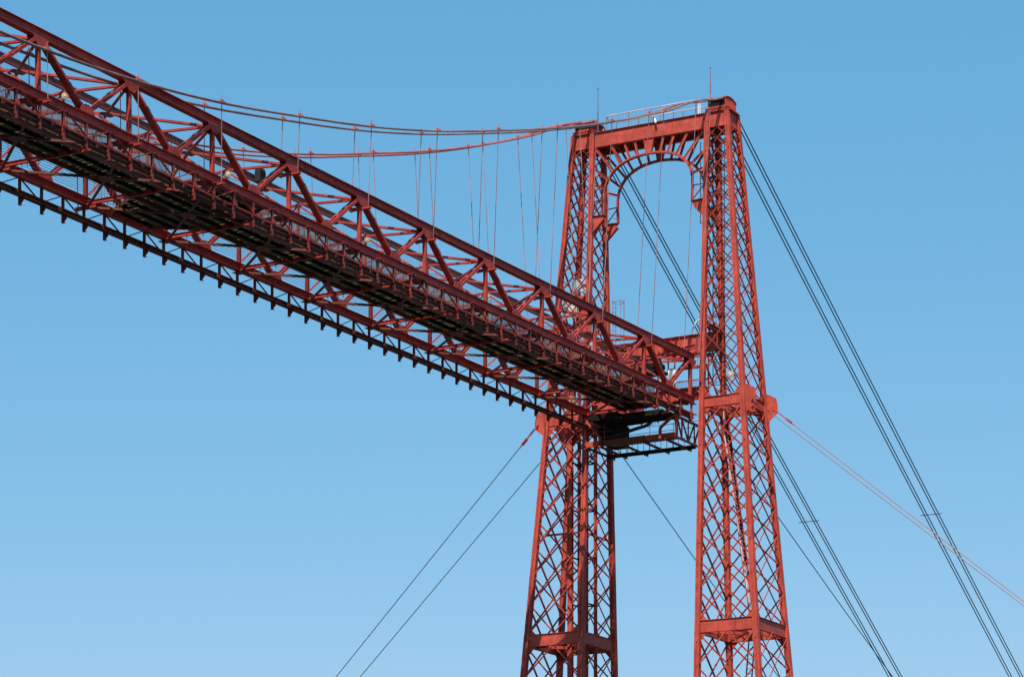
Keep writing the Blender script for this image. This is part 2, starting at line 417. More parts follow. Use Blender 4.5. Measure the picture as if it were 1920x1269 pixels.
# viewing bay: loudspeaker, cabin panels
root = thing('loudspeaker', (-43.6, W / 2 - .3, .34), 'black loudspeaker with rounded top standing on the ridge beam beside the viewing bay', 'loudspeaker')
mb = MB(); mb.plate([(-43.86, W / 2 - .3, .36), (-43.34, W / 2 - .3, .36), (-43.34, W / 2 - .3, .86), (-43.44, W / 2 - .3, 1.0), (-43.76, W / 2 - .3, 1.0), (-43.86, W / 2 - .3, .9)], (0, .34, 0)); mb.build('cabinet', 'black', root)
mb = MB(); mb.box(-43.80, -43.40, W / 2 - .485, W / 2 - .474, .42, .86); mb.build('grille', 'dark', root)
mb = MB(); mb.box(-43.66, -43.54, W / 2 - .36, W / 2 - .24, .30, .357); mb.build('foot', 'girder', root)
root = thing('viewing_cabin', (BX, 5.0, ZD), 'low faded pink panelled shelter standing on the wide plank bay of the walkway', 'shelter')
z = ZD + zc(BX) + .04
for (xa, xb) in ((BX - 1.5, BX - .1), (BX + .0, BX + .9), (BX + 1.0, BX + 1.7)):
    mb = MB(); mb.box(xa, xb, 5.2, 5.26, z + .1, z + .8); mb.build('wall_panel', 'pink', root)
mb = MB(); mb.hexa([(BX - 1.7, 5.1, z + .9), (BX + 1.8, 5.1, z + .9), (BX + 1.8, 6.5, z + 1.15), (BX - 1.7, 6.5, z + 1.15), (BX - 1.7, 5.1, z + .95), (BX + 1.8, 5.1, z + .95), (BX + 1.8, 6.5, z + 1.2), (BX - 1.7, 6.5, z + 1.2)]); mb.build('canopy_roof', 'pink', root)
for xx in (BX - 1.55, BX + 1.72):
    for yy in (5.3, 6.4):
        mb = MB(); mb.bar((xx, yy, z), (xx, yy, z + .93), .07, .07); mb.build('post', 'girder', root)
mb = MB()
for i in range(26): mb.box(BX - 2.9 + i * .23, BX - 2.885 + i * .23, W - .32, W - .305, z, z + 1.7)
mb.bar((BX - 2.9, W - .31, z + 1.7), (BX + 2.9, W - .31, z + 1.7), .03, .04); mb.bar((BX - 2.9, W - .31, z + 1.05), (BX + 2.9, W - .31, z + 1.05), .03, .04)
mb.build('barred_screen', 'girder', root)

# ================================================================== the tower
tower = thing('bridge_tower', (2.1, W / 2, -47.11), 'tall red riveted portal tower of two tapering lattice legs joined by an arched beam', 'bridge tower')
T = (1.0137, .0463, 4.1085, -.0505, -3.098, .0812, -.412, .0019)     # x1 x2 yo yi at z=0 and their slopes
def X1(z): return T[0] + T[1] * z
def X2(z): return T[2] + T[3] * z
def YO(z): return T[4] + T[5] * z
def YI(z): return T[6] + T[7] * z
def corner(ix, iy, z, far):
    x = X2(z) if ix else X1(z); y = YI(z) if iy else YO(z)
    return V((x, W - y if far else y, z))
ZTOP, ZBT, ZBB = 16.5, 16.5, 15.55
MT, MBt = -1.80, -2.43
LT, LB = -16.06, -16.82
QT, QB = -31.2, -32.1
ZG = -46.9
def LSZ(z): return .30 + .055 * max(0, min(1, (16 - z) / 36))
for far in (0, 1):
    who = 'far' if far else 'near'
    for ix in (0, 1):
        for iy in (0, 1):
            mb = MB(); zs = [16.5, 8, 0, MT, -9, LT, -24, -35, ZG]
            for za, zb in zip(zs, zs[1:]):
                a = corner(ix, iy, za, far); b = corner(ix, iy, zb, far); s_ = LSZ((za + zb) / 2)
                # cruciform-edged box: core and four riveted angles
                mb.bar(a, b, s_ * .66, s_ * .66, up=(0, 1, 0))
                for sx in (-1, 1):
                    for sy in (-1, 1):
                        off = V((sx * s_ * .31, sy * s_ * .31, 0))
                        mb.bar(a + off, b + off, s_ * .38, s_ * .38, up=(0, 1, 0))
                for off, nr in ((V((-s_ * .501, 0, 0)), (-1, 0, 0)), (V((0, -s_ * .501, 0)), (0, -1, 0))):
                    t = V((0, 1, 0)) if nr[0] else V((1, 0, 0))
                    for q in (-.40, -.20, .20, .40): mb.rivets(a + off + t * s_ * q, b + off + t * s_ * q, nr, .16, .020, .016)
            z = 15
            while z > ZG + 3:
                c = corner(ix, iy, z, far); d = corner(ix, iy, z - .9, far); s_ = LSZ(z)
                mb.bar(c, d, s_ * 1.05, s_ * .3, up=(0, 1, 0)); mb.bar(c, d, s_ * .3, s_ * 1.05, up=(0, 1, 0)); z -= 6.3
            mb.build('leg', 'red', tower)

def face_pts(face, far):
    # returns two corner functions for a face
    return {'front': ((0, 1), (0, 0)), 'back': ((1, 1), (1, 0)), 'outer': ((0, 0), (1, 0)), 'inner': ((0, 1), (1, 1))}[face]
def levels(z0, z1):
    """heights where lattice bars meet the legs; spacing follows the width"""
    z = z1; L = [z1]; 
    while z > z0:
        w = abs(YO(z) - YI(z)); z -= .565 * w; L.append(z)
    n = len(L) - 1; over = (L[-1] - z0) / (L[-1] - z1)
    return [z1 + (l - z1) * (z0 - z1) / (L[-1] - z1) for l in L][::-1]
def lattice(face, far, z0, z1):
    Lv = levels(z0, z1); n = len(Lv) - 1
    def lvz(t):
        if t <= 0: return Lv[0] + t * (Lv[1] - Lv[0])
        if t >= n: return Lv[n] + (t - n) * (Lv[n] - Lv[n - 1])
        i = int(t); return Lv[i] + (t - i) * (Lv[min(i + 1, n)] - Lv[i])
    (c0, c1) = face_pts(face, far); mb = MB()
    nr = V({'front': (-1, 0, 0), 'back': (1, 0, 0), 'outer': (0, 1 if far else -1, 0), 'inner': (0, -1 if far else 1, 0)}[face])
    for dirn in (0, 1):
        for j in range(-1, n):
            ta, tb = j, j + 2; s0, s1 = 0., 1.
            if ta < 0: s0 = (0 - ta) / 2; ta = 0
            if tb > n: s1 = 1 - (tb - n) / 2; tb = n
            za, zb = lvz(ta), lvz(tb)
            if dirn: s0_, s1_ = 1 - s0, 1 - s1
            else: s0_, s1_ = s0, s1
            def pt(s, z):
                a = corner(*c0, z, far); b = corner(*c1, z, far); return a + (b - a) * s
            p, q = pt(s0_, za), pt(s1_, zb); off = nr * (.062 if dirn else .045)
            # angle bar lying in the face, outstanding leg turned outward
            up_ = q - p; hi = 1 if up_.z > 0 else -1
            d, u, r = mb.frame(p, q, nr)
            low = r if r.z < 0 else -r
            toward = (up_.y * hi) < 0 if face in ('front', 'back') else dirn == 1
            side = low if toward else -low
            wb = .082 if z1 > 5 else .105
            mb.bar(p + off, q + off, wb, .012, up=nr)
            k_ = side * (wb / 2 - .005) + nr * (.045 if toward else .028) * (-1 if face == 'back' else 1)
            mb.bar(p + off + k_, q + off + k_, .012, .078 if toward else .044, up=nr)
    mb.build('lattice_panel', 'red', tower)
for far in (0, 1):
    for face in ('front', 'back', 'outer', 'inner'):
        for (a, b) in ((ZBB, MT + .0), (MBt, LT), (LB, QT), (QB, ZG + .5)):
            lattice(face, far, b, a)

def belt(far, face, zt, zb, side_ext=False):
    (c0, c1) = face_pts(face, far); zm = (zt + zb) / 2; s_ = LSZ(zm)
    a = corner(*c0, zm, far); b = corner(*c1, zm, far); d = (b - a).normalized()
    nr = V({'front': (-1, 0, 0), 'back': (1, 0, 0), 'outer': (0, 1 if far else -1, 0), 'inner': (0, -1 if far else 1, 0)}[face])
    a = a + d * s_ * .52; b = b - d * s_ * .52
    mb = MB(); H = zt - zb
    mb.bar(a, b, .05, H, ow=0); mb.bar(a, b, .21, .024, oh=H / 2 + .0); mb.bar(a, b, .21, .024, oh=-H / 2)
    for t in (.03, .33, .66, .97):
        c = a + (b - a) * t; mb.rivets(c + nr * .027 + V((0, 0, -H * .4)), c + nr * .027 + V((0, 0, H * .4)), nr, .12, .02, .014)
    for zz in (-H * .42, H * .42): mb.rivets(a + nr * .027 + V((0, 0, zz)), b + nr * .027 + V((0, 0, zz)), nr, .16, .018, .012)
    o = mb.build('belt_beam', 'red', tower)
    # corner gussets above and below
    for (p, sg) in ((a, 1), (b, -1)):
        e = d * sg
        for (base, up) in ((zt + .014, 1), (zb - .014, -1)):
            g = MB()
            q = V((p.x, p.y, base))
            k = .55 if zt > -10 else .5
            g.plate([q + nr * .03, q + nr * .03 + e * k, q + nr * .03 + e * (k * .8) + V((0, 0, up * .08)), q + nr * .03 + e * .06 + V((0, 0, up * k * .95)), q + nr * .03 + V((0, 0, up * k))], nr * .016)
            g.build('corner_gusset', 'red', o)
for far in (0, 1):
    for (zt, zb) in ((MT, MBt), (LT, LB), (QT, QB)):
        for face in ('front', 'back', 'outer', 'inner'): belt(far, face, zt, zb)
    # horizontal diaphragm seen from below
    for zz in (LB + .1, MBt + .1):
        mb = MB(); a = corner(0, 0, zz, far); b = corner(1, 1, zz, far); c = corner(0, 1, zz, far); d = corner(1, 0, zz, far)
        mb.tee(a, b, .22, .2, .02); mb.tee(c + V((0, 0, .03)), d + V((0, 0, .03)), .22, .2, .02); mb.build('diaphragm_brace', 'red', tower)
    # outrigger plates for the side guys, in the front and back planes
    for ix in (0, 1):
        mb = MB(); xx = (X1(-2) - .045) if ix == 0 else (X2(-2) + .045)
        def P(y, z): 
            yy = YO(z) + y; return (xx, W - yy if far else yy, z)
        mb.plate([P(.0, -1.22), P(-.25, -1.24), P(-.84, -1.56), P(-.92, -2.1), P(-.88, -2.52), P(-.25, -3.0), P(.0, -3.12), P(.28, -3.08), P(.62, -2.6), P(.95, -2.42), P(.95, -1.82), P(.6, -1.74), P(.3, -1.45)], (.022, 0, 0))
        for q in (-.75, -.35): 
            mb.rivets((P(q, 0)[0] - .012, P(q, 0)[1], -1.7), (P(q, 0)[0] - .012, P(q, 0)[1], -2.5), (-1, 0, 0), .15, .022, .02)
        mb.build('outrigger_plate', 'red', tower)

# portal beam and arch, front and back
for ix in (0, 1):
    sgn = -1 if ix == 0 else 1
    x = (X1(16.02) if ix == 0 else X2(16.02)); mb = MB()
    ya, yb = YO(16) - .16, W - YO(16) + .16
    segs = ((YO(16) + .17, YI(16) - .17), (YI(16) + .17, W - YI(16) - .17), (W - YI(16) + .17, W - YO(16) - .17))
    for (p, q) in segs:
        mb.bar((x, p, 16.02), (x, q, 16.02), .05, .94, up=(0, 0, 1)); mb.bar((x, p, 16.505), (x, q, 16.505), .30, .024); mb.bar((x, p, 15.54), (x, q, 15.54), .30, .024)
        mb.rivets((x + sgn * .027, p, 16.42), (x + sgn * .027, q, 16.42), (sgn, 0, 0), .15, .018, .012); mb.rivets((x + sgn * .027, p, 15.62), (x + sgn * .027, q, 15.62), (sgn, 0, 0), .15, .018, .012)
    mb.build('portal_beam', 'red', tower)
    # the arch ring: points in the portal plane (y, z), symmetric about the centre line
    half = [(.62, 10.98), (.60, 11.9), (.62, 12.55), (.72, 13.0), (.92, 13.38), (1.22, 13.74), (1.60, 14.04), (2.08, 14.27), (2.62, 14.42), (3.2, 14.50), (W / 2, 14.53)]
    ring = half + [(W - y, z) for (y, z) in half[::-1][1:]]
    mb = MB()
    xa = lambda z: (X1(z) if ix == 0 else X2(z))
    for (y0, z0), (y1, z1) in zip(ring, ring[1:]):
        a = V((xa(z0), y0, z0)); b = V((xa(z1), y1, z1)); cen = V((a.x, W / 2, 12.4)); up = (cen - (a + b) / 2)
        mb.bar(a, b, .26, .022, up=up); mb.bar(a, b, .024, .13, up=up, oh=-.077)
    arch = mb.build('portal_arch', 'red', tower)
    # radial ribs between the beam and the ring
    ribs = [((5.52, 15.52), (5.09, 14.40)), ((4.77, 15.52), (4.52, 14.52)), ((6.48, 15.52), (5.68, 14.14)), ((7.56, 15.40), (6.22, 13.76)), ((7.60, 14.08), (6.66, 13.30)), ((7.60, 13.02), (6.84, 12.76))]
    ribs += [((W - a[0], a[1]), (W - b[0], b[1])) for a, b in ribs]
    for (a, b) in ribs:
        mb = MB(); p = V((xa(a[1]), a[0], a[1])); q = V((xa(b[1]), b[0], b[1]))
        mb.bar(p, q, .15, .016, up=(1, 0, 0), oh=.0); mb.bar(p, q, .016, .14, up=(1, 0, 0), ow=-.07 if a[0] > W / 2 else .07, oh=0.0)
        mb.build('radial_rib', 'red', tower)
    mb = MB(); xx = xa(15) + sgn * .004
    mb.plate([(xx, W / 2 - .36, 15.525), (xx, W / 2 + .36, 15.525), (xx, W / 2 + .20, 14.62), (xx, W / 2 - .20, 14.62)], (.05, 0, 0))
    for s_ in (-1, 1): mb.bar((xx, W / 2 + s_ * .36, 15.52), (xx, W / 2 + s_ * .20, 14.62), .022, .2, up=(1, 0, 0))
    mb.build('keystone_plate', 'red', tower)
    # brackets at the springings with their little crosses
    for far in (0, 1):
        f = (lambda y: W - y) if far else (lambda y: y)
        mb = MB(); xx = xa(11)
        mb.plate([(xx, f(YI(11) + .15), 11.02), (xx, f(.60), 10.98), (xx, f(.50), 10.72), (xx, f(YI(11) + .16), 9.95)], (.03, 0, 0))
        mb.bar((xx, f(-.24), 9.93), (xx, f(.56), 10.70), .26, .02, up=(0, -1 if far else 1, -1)); mb.bar((xx, f(-.24), 11.04), (xx, f(.62), 11.0), .26, .02)
        mb.build('spring_bracket', 'red', tower)
        mb = MB()
        for (p, q) in (((-.24, 11.08), (.56, 11.95)), ((-.24, 11.95), (.56, 11.08)), ((-.24, 12.0), (.60, 12.02))):
            mb.bar((xa(p[1]), f(p[0]), p[1]), (xa(q[1]), f(q[0]), q[1]), .014, .13 if p[1] < 12 else .2, up=(1, 0, 0)); 
        mb.build('spring_cross', 'red', tower)
mb = MB(); y = YI(16) + .3
while y < W - YI(16) - .3:
    mb.box(X1(16.5) + .17, X2(16.5) - .17, y, y + .30, 16.47, 16.495); y += .31
mb.build('walkway_plate', 'dark', tower)
# ties joining front and back ribs under the top beam
for y in (1.0, 2.4, W / 2, W - 2.4, W - 1.0):
    mb = MB(); mb.tee((X1(15.7) + .05, y, 15.7), (X2(15.7) - .05, y, 15.7), .2, .12, .016); mb.build('top_tie', 'red', tower)
for far in (0, 1):
    f = (lambda y: W - y) if far else (lambda y: y)
    # cap beams between front and back, roof plate
    mb = MB()
    for yy in (YO(16), YI(16)):
        mb.bar((X1(16) + .15, f(yy), 16.03), (X2(16) - .15, f(yy), 16.03), .05, .9); mb.bar((X1(16) + .15, f(yy), 15.55), (X2(16) - .15, f(yy), 15.55), .24, .022)
    mb.box(X1(16.5) - .06, X2(16.5) + .06, min(f(YO(16) - .2), f(YI(16) + .2)), max(f(YO(16) - .2), f(YI(16) + .2)), 16.525, 16.56)
    mb.build('cap_beam', 'red', tower)
    # saddle housing: box with curved roof, ribbed outer side
    xm0, xm1 = X1(16.5) - .05, X2(16.5) + .05; y0, y1 = sorted((f(YO(16.5) + .03), f(YI(16.5) - .02)))
    mb = MB()
    mb.box(xm0 - .08, xm1 + .08, y0 - .12, y1 + .12, 16.565, 16.63)
    mb.box(xm0 + .02, xm1 - .02, y0 + .10, y1 - .10, 16.63, 17.02)
    mb.box(xm0 - .08, xm1 + .08, y0 - .10, y1 + .10, 16.70, 16.75)
    n = 10; prof = []
    for i in range(n + 1):
        t = i / n; xx = xm0 - .02 + (xm1 - xm0 + .04) * t; prof.append((xx, 17.18 + .34 * math.sin(math.pi * (.18 + .70 * t)) ** .8))
    for (xa_, za_), (xb_, zb_) in zip(prof, prof[1:]):
        mb.hexa([(xa_, y0, za_ - .05), (xb_, y0, zb_ - .05), (xb_, y1, zb_ - .05), (xa_, y1, za_ - .05), (xa_, y0, za_), (xb_, y0, zb_), (xb_, y1, zb_), (xa_, y1, za_)])
        xm = (xa_ + xb_) / 2
        for yy in (y0 + .05, y1 - .05):
            mb.bar((xm, yy, 16.75), (xm, yy, min(za_, zb_) - .05), .05, .05)
    for yy in (y0 + .12, y1 - .12):
        mb.box(xm0 + .05, xm1 - .05, yy - .01, yy + .01, 16.75, 17.3)
    hs = mb.build('saddle_housing', 'red', tower)
    mb = MB()
    for i in range(5):
        yy = y0 + .22 + i * (y1 - y0 - .44) / 4; mb.tube([(xm0 + .01, yy - .0001, 16.98), (xm0 + .3, yy, 16.98)], .13, 10)
    mb.build('saddle_roller', 'dark', hs)
# transverse plate girders tying the legs above deck level
for xx, z0, z1 in ((X2(2.5), 1.95, 3.12), (X1(2.5) + .15, -1.75, -1.0)):
    mb = MB(); ya, yb = YI(2) + .2, W - YI(2) - .2
    mb.bar((xx, ya, (z0 + z1) / 2), (xx, yb, (z0 + z1) / 2), .03, z1 - z0); mb.bar((xx, ya, z1), (xx, yb, z1), .34, .03); mb.bar((xx, ya, z0), (xx, yb, z0), .34, .03)
    i = ya + .3
    while i < yb: mb.box(xx - .14, xx - .016, i, i + .02, z0 + .02, z1 - .02); i += .62
    mb.build('crossbeam', 'red', tower)
for zz in (3.0, 1.9):
    for far in (0, 1):
        y = W - YI(2) if far else YI(2); mb = MB(); mb.ibeam((X1(2) + .16, y, zz), (X2(2) - .16, y, zz), .3, .24, .02); mb.build('side_beam', 'red', tower)
        y = W - YO(2) if far else YO(2)
mb = MB()
for (a, b) in (((1.2, .2), (4.0, W - .2)), ((1.2, W - .2), (4.0, .2)), ((1.3, 2.5), (4.0, 2.5)), ((1.3, 5.0), (4.0, 5.0))):
    mb.ibeam((a[0], a[1], 1.6 + a[0] * .02), (b[0], b[1], 1.6 + b[0] * .02), .22, .16, .016)
mb.build('portal_floor_frame', 'red', tower)

# walkway handrails on top of the portal
for nm, xx in (('front', X1(16.5) + .02), ('rear', X2(16.5) - .05)):
    root = thing('handrail', (xx, W / 2, 16.53), 'pale pink tubular handrail along the %s edge of the portal top' % nm, 'handrail', None)
    ya, yb = .42, W - .62
    mb = MB(); mb.tube([(xx, ya, 17.50), (xx, yb, 17.50)], .036, 8); mb.build('top_rail', 'handrail', root)
    mb = MB(); mb.tube([(xx, ya, 17.05), (xx, yb, 17.05)], .018, 6) if nm == 'rear' else mb.tube([(xx, yb, 17.47), (xx + .35, yb, 17.2)], .03, 6); mb.build('lower_rail', 'handrail', root)
    for i in range(5):
        y = ya + (yb - ya) * i / 4; mb = MB(); mb.tube([(xx, y, 16.53), (xx, y, 17.48)], .024, 6); mb.build('rail_post', 'guy', root)
# lightning rods
for far in (0, 1):
    y = W + .05 if far else -.55; x = 1.86
    root = thing('lightning_rod', (x, y, 16.6), 'thin red lightning rod on top of the %s' % ('left tower leg beside the cable saddle' if far else 'right tower leg, tallest point of the bridge'), 'lightning rod', 'lightning rods on the tower')
    mb = MB(); mb.tube([(x, y, 16.6), (x, y, 18.2), (x, y, 19.35)], [.042, .036, .022], 6); mb.build('mast', 'guy', root)
    mb = MB(); mb.tube([(x, y, 19.35), (x, y, 19.40), (x, y, 19.47)], [.04, .045, .01], 6); mb.build('tip', 'wire', root)
# white end frame of the walkway next to the right saddle
root = thing('access_frame', (1.75, .12, 16.53), 'white painted narrow ladder frame beside the right saddle housing', 'ladder')
for y in (.10, .22):
    mb = MB(); mb.tube([(1.72, y, 16.53), (1.72, y, 17.15), (1.78, y, 17.30)], .028, 6); mb.build('stile', 'white', root)
for z in (16.75, 17.0):
    mb = MB(); mb.tube([(1.72, .10, z), (1.72, .22, z)], .015, 6); mb.build('rung', 'white', root)
# camera on the portal beam
root = thing('security_camera', (1.62, 3.35, 16.4), 'small white camera on a bent arm at the middle of the portal beam', 'camera')
mb = MB(); mb.tube([(1.75, 3.45, 16.53), (1.72, 3.44, 16.82), (1.5, 3.25, 16.72), (1.45, 3.18, 16.6)], .03, 6); mb.build('arm', 'wire', root)
mb = MB(); mb.tube([(1.46, 3.20, 16.66), (1.42, 3.12, 16.42), (1.40, 3.10, 16.34)], [.05, .075, .05], 10); mb.build('body', 'white', root)

# caged ladders
def cage_ladder(p, ztop, zbot, label, open_dir, mat='guy'):
    x, y = p; root = thing('caged_ladder', (x, y, zbot), label, 'ladder'); o = V(open_dir); t = V((o.y, -o.x, 0))
    for s_ in (-1, 1):
        mb = MB(); a = V((x, y, 0)) + t * (s_ * .22); mb.tube([a + V((0, 0, zbot)), a + V((0, 0, ztop))], .022, 5); mb.build('stile', mat, root)
    mb = MB(); z = zbot + .2
    while z < ztop: a = V((x, y, z)); mb.bar(a - t * .22, a + t * .22, .02, .02); z += .3
    mb.build('rungs', mat, root)
    z = zbot + .4
    while z <= ztop + .01:
        mb = MB(); pts = [V((x, y, z)) + t * (.36 * math.cos(a)) + o * (.10 + .62 * math.sin(a)) for a in [math.pi * j / 10 for j in range(11)]]
        mb.tube(pts, .02, 5); mb.build('hoop', mat, root); z += 1.45
    for a in (.9, math.pi / 2, math.pi - .9):
        mb = MB(); q = V((x, y, 0)) + t * (.36 * math.cos(a)) + o * (.10 + .62 * math.sin(a)); mb.tube([q + V((0, 0, zbot + .4)), q + V((0, 0, ztop))], .016, 4); mb.build('cage_strap', mat, root)
cage_ladder((3.1, .02), 15.2, 9.6, 'red caged ladder behind the arch on the inner side of the right tower leg', (0, 1, 0))
cage_ladder((2.9, W - .62), 5.75, -.6, 'thin red caged ladder on the right side of the left tower leg above the girder', (0, -1, 0))
cage_ladder((2.6, -1.1), 15.0, -1.0, 'dark caged ladder inside the lattice of the right tower leg above the belt', (0, 1, 0), 'dark')
# intermediate ties of the left leg
for face, ((a0, a1), (b0, b1)) in (('front', ((0, 1), (0, 0))), ('inner', ((0, 1), (1, 1)))):
    for far in (1,):
        mb = MB(); mb.tee(corner(a0, a1, -9.6, far), corner(b0, b1, -9.6, far), .13, .13, .016); mb.build('intermediate_tie', 'red', tower)
# lift shaft in the left leg
root = thing('lift_shaft', (2.3, 8.9, -46.9), 'red lift guide frame standing inside the left tower leg below the girder', 'lift shaft')
for (x, y, w) in ((1.7, 9.45, .34), (3.05, 9.5, .14), (1.75, 8.35, .22), (3.05, 8.3, .14)):
    mb = MB(); mb.ibeam((x, y, -46.9), (x, y, 3.5), .26, w, .02, up=(1, 0, 0)); mb.build('guide_post', 'red', root)
z = -45.
while z < 3.5:
    mb = MB()
    for (a, b) in (((1.7, 9.45), (3.05, 9.5)), ((1.75, 8.35), (3.05, 8.3)), ((3.05, 9.5), (3.05, 8.3))): mb.bar((a[0], a[1], z), (b[0], b[1], z), .07, .09)
    mb.build('guide_tie', 'dark', root); z += 3.1
mb = MB()
for y in (9.12, 8.95): mb.tube([(3.2, y, -46.9), (3.2, y, 3.6)], .05, 6)
mb.build('lift_cables', 'black', root)
# grey sheet hoods round the lift head
root = thing('lift_hood', (1.9, 9.0, 4.6), 'grey sheet metal hood with curved panels inside the left tower leg above the girder', 'lift hood')
def curved(yc, r, z0, z1, a0, a1, n=10, xc=1.9, skew=0.):
    mb = MB(); P = [(xc - r * .8 * math.sin(a0 + (a1 - a0) * i / n), yc + r * math.cos(a0 + (a1 - a0) * i / n)) for i in range(n + 1)]
    for i, ((xa, ya), (xb, yb)) in enumerate(zip(P, P[1:])):
        s0 = skew * i / n; s1 = skew * (i + 1) / n
        mb.hexa([(xa, ya, z0 + s0), (xb, yb, z0 + s1), (xb + .02, yb, z0 + s1), (xa + .02, ya, z0 + s0), (xa, ya, z1 + s0 * .4), (xb, yb, z1 + s1 * .4), (xb + .02, yb, z1 + s1 * .4), (xa + .02, ya, z1 + s0 * .4)])
    return mb
curved(8.72, .66, 6.25, 7.05, .1, 3.0).build('upper_hood', 'grey', root)
curved(9.45, .55, 5.15, 6.30, .1, 3.0, skew=-.3).build('lower_hood', 'grey', root)
curved(9.5, .48, 4.55, 5.10, .1, 3.0, skew=.15).build('base_hood', 'grey', root)
mb = MB(); mb.bar((2.3, 8.9, 3.5), (2.3, 8.9, 6.2), .9, .14); mb.build('lift_mast', 'red', root)
# stair stringer and pipes in the right leg
root = thing('inclined_stair', (3.0, -2.2, -17), 'steep red service stair with a pale pipe running down inside the right tower leg', 'stair')
for dx in (0, .55):
    mb = MB(); mb.bar((2.2 + dx, -1.3, -2.6), (3.0 + dx, -2.35, -12.2), .18, .05, up=(1, 0, 0)); mb.bar((3.0 + dx, -2.35, -12.2), (3.1 + dx, -3.0, -17.0), .16, .05, up=(1, 0, 0)); mb.build('stringer', 'red', root)
mb = MB()
for i in range(40):
    t = i / 40; mb.box(2.2 + .8 * t, 2.75 + .8 * t, -1.37 - 1.05 * t, -1.23 - 1.05 * t, -2.8 - 9.4 * t, -2.78 - 9.4 * t)
mb.build('treads', 'dark', root)
mb = MB(); mb.tube([(2.05, -1.36, -1.9), (2.1, -1.42, -4), (2.92, -2.42, -12.4), (3.0, -2.95, -16)], .045, 6); mb.build('pale_pipe', 'handrail', root)
mb = MB()
for s_ in (0, .4): mb.tube([(2.4, -3.05 - s_, -16.6), (2.4, -2.35 - s_, -25)], .05, 6)
for i in range(26):
    t = i / 26; mb.bar((2.4, -3.05 + .7 * t, -16.8 - 8.2 * t), (2.4, -3.45 + .7 * t, -16.8 - 8.2 * t), .03, .03)
mb.build('lower_ladder', 'rail', root)
# lamps on the tower legs
floodlight('floodlight', (1.15, -2.28, -.48), (-.80, -.58, -.15), 'large round floodlight inside the lattice of the right tower leg just above its belt', r=.22, group='floodlights on the tower')
floodlight('floodlight', (1.3, 9.1, -.75), (-.80, -.5, -.1), 'round floodlight inside the left tower leg below the walkway, upper of two', r=.22, group='floodlights on the tower')
floodlight('floodlight', (1.4, 9.0, -1.75), (-.70, -.6, -.2), 'round floodlight inside the left tower leg below the walkway, lower of two', r=.20, group='floodlights on the tower')
floodlight('floodlight', (1.6, -.2, 3.55), (-.2, -.9, .3), 'small red lamp on the crossbeam end inside the right tower leg', r=.12, group='floodlights on the tower')

# signs and service cabin where the walkway meets the tower
root = thing('sign_board', (2.0, 2.15, -.55), 'white rectangular board behind the wire mesh at the tower end of the walkway', 'sign')
mb = MB(); mb.box(2.0, 2.03, 1.98, 2.5, -.35, .55); mb.build('board', 'white', root)
mb = MB(); mb.box(1.97, 1.998, 1.94, 2.54, -.39, -.352); mb.box(1.97, 1.998, 1.94, 2.54, .552, .59); mb.build('frame', 'wire', root)
root = thing('sign_board', (2.0, 2.4, -.75), 'small blue sign hanging below the white board at the tower end of the walkway', 'sign')
mb = MB(); mb.box(2.0, 2.03, 2.2, 2.75, -.66, -.46); mb.build('board', 'blue', root)
mb = MB(); mb.box(1.985, 1.998, 2.28, 2.67, -.59, -.55); mb.build('white_stripe', 'white', root)
root = thing('guard_fence', (3.6, 3.0, -2.4), 'tall wire mesh fence with red posts closing the walkway at the tower', 'fence')
for y in (.4, 1.6, 2.8, 4.0, 5.2):
    mb = MB(); mb.bar((3.6, y, -2.4), (3.6, y, 1.5), .07, .07); mb.build('post', 'girder', root)
mb = MB(); y = .3
while y < 5.3: mb.box(3.55, 3.558, y, y + .008, -2.3, .1); y += .1
for i in range(24): mb.box(3.562, 3.57, .3, 5.3, -2.3 + i * .1, -2.292 + i * .1)
mb.build('mesh_panel', 'wire', root)
for z in (-1.1, .1):
    mb = MB(); mb.bar((3.6, .3, z), (3.6, 5.3, z), .05, .07); mb.build('fence_rail', 'girder', root)
root = thing('service_cabin', (2.2, 6.2, -2.4), 'red panelled service cabin with dark windows between girder and left tower leg', 'cabin')
mb = MB(); mb.box(1.2, 3.4, 4.9, 7.0, -2.38, -1.25); mb.box(1.2, 3.4, 4.9, 7.0, -.35, .25)
for y in (4.94, 5.6, 6.3, 6.96): mb.box(1.21, 1.29, y - .04, y + .04, -1.25, -.35)
mb.box(3.3, 3.38, 4.95, 6.95, -1.25, -.35); mb.build('wall', 'red', root)
for y in (5.27, 5.95, 6.63):
    mb = MB(); mb.box(1.24, 1.26, y - .3, y + .3, -1.248, -.352); mb.build('window', 'glass', root)
mb = MB(); mb.box(1.0, 3.6, 4.75, 7.15, .252, .33); mb.build('roof', 'dark', root)
root = thing('winch_machinery', (2.4, 4.6, .9), 'dark winch drums and motor hung under the crossbeam between the tower legs', 'machinery')
for i, y in enumerate((3.6, 4.5)):
    mb = MB(); mb.tube([(2.4, y - .3, 1.1), (2.4, y - .28, 1.1), (2.4, y + .28, 1.1), (2.4, y + .3, 1.1)], [.42, .34, .34, .42], 14); mb.build('drum', 'dark', root)
mb = MB(); mb.box(1.7, 3.2, 3.0, 5.6, .52, .62); mb.box(1.8, 2.5, 5.0, 5.5, .62, 1.3); mb.tube([(2.2, 2.9, .8), (2.2, 3.2, .8)], .2, 10); mb.build('motor_base', 'dark', root)
mb = MB()
for y in (3.05, 5.55):
    for x in (1.75, 3.15): mb.bar((x, y, .6), (x, y, 1.75), .08, .08)
mb.build('hanger_frame', 'girder', root)

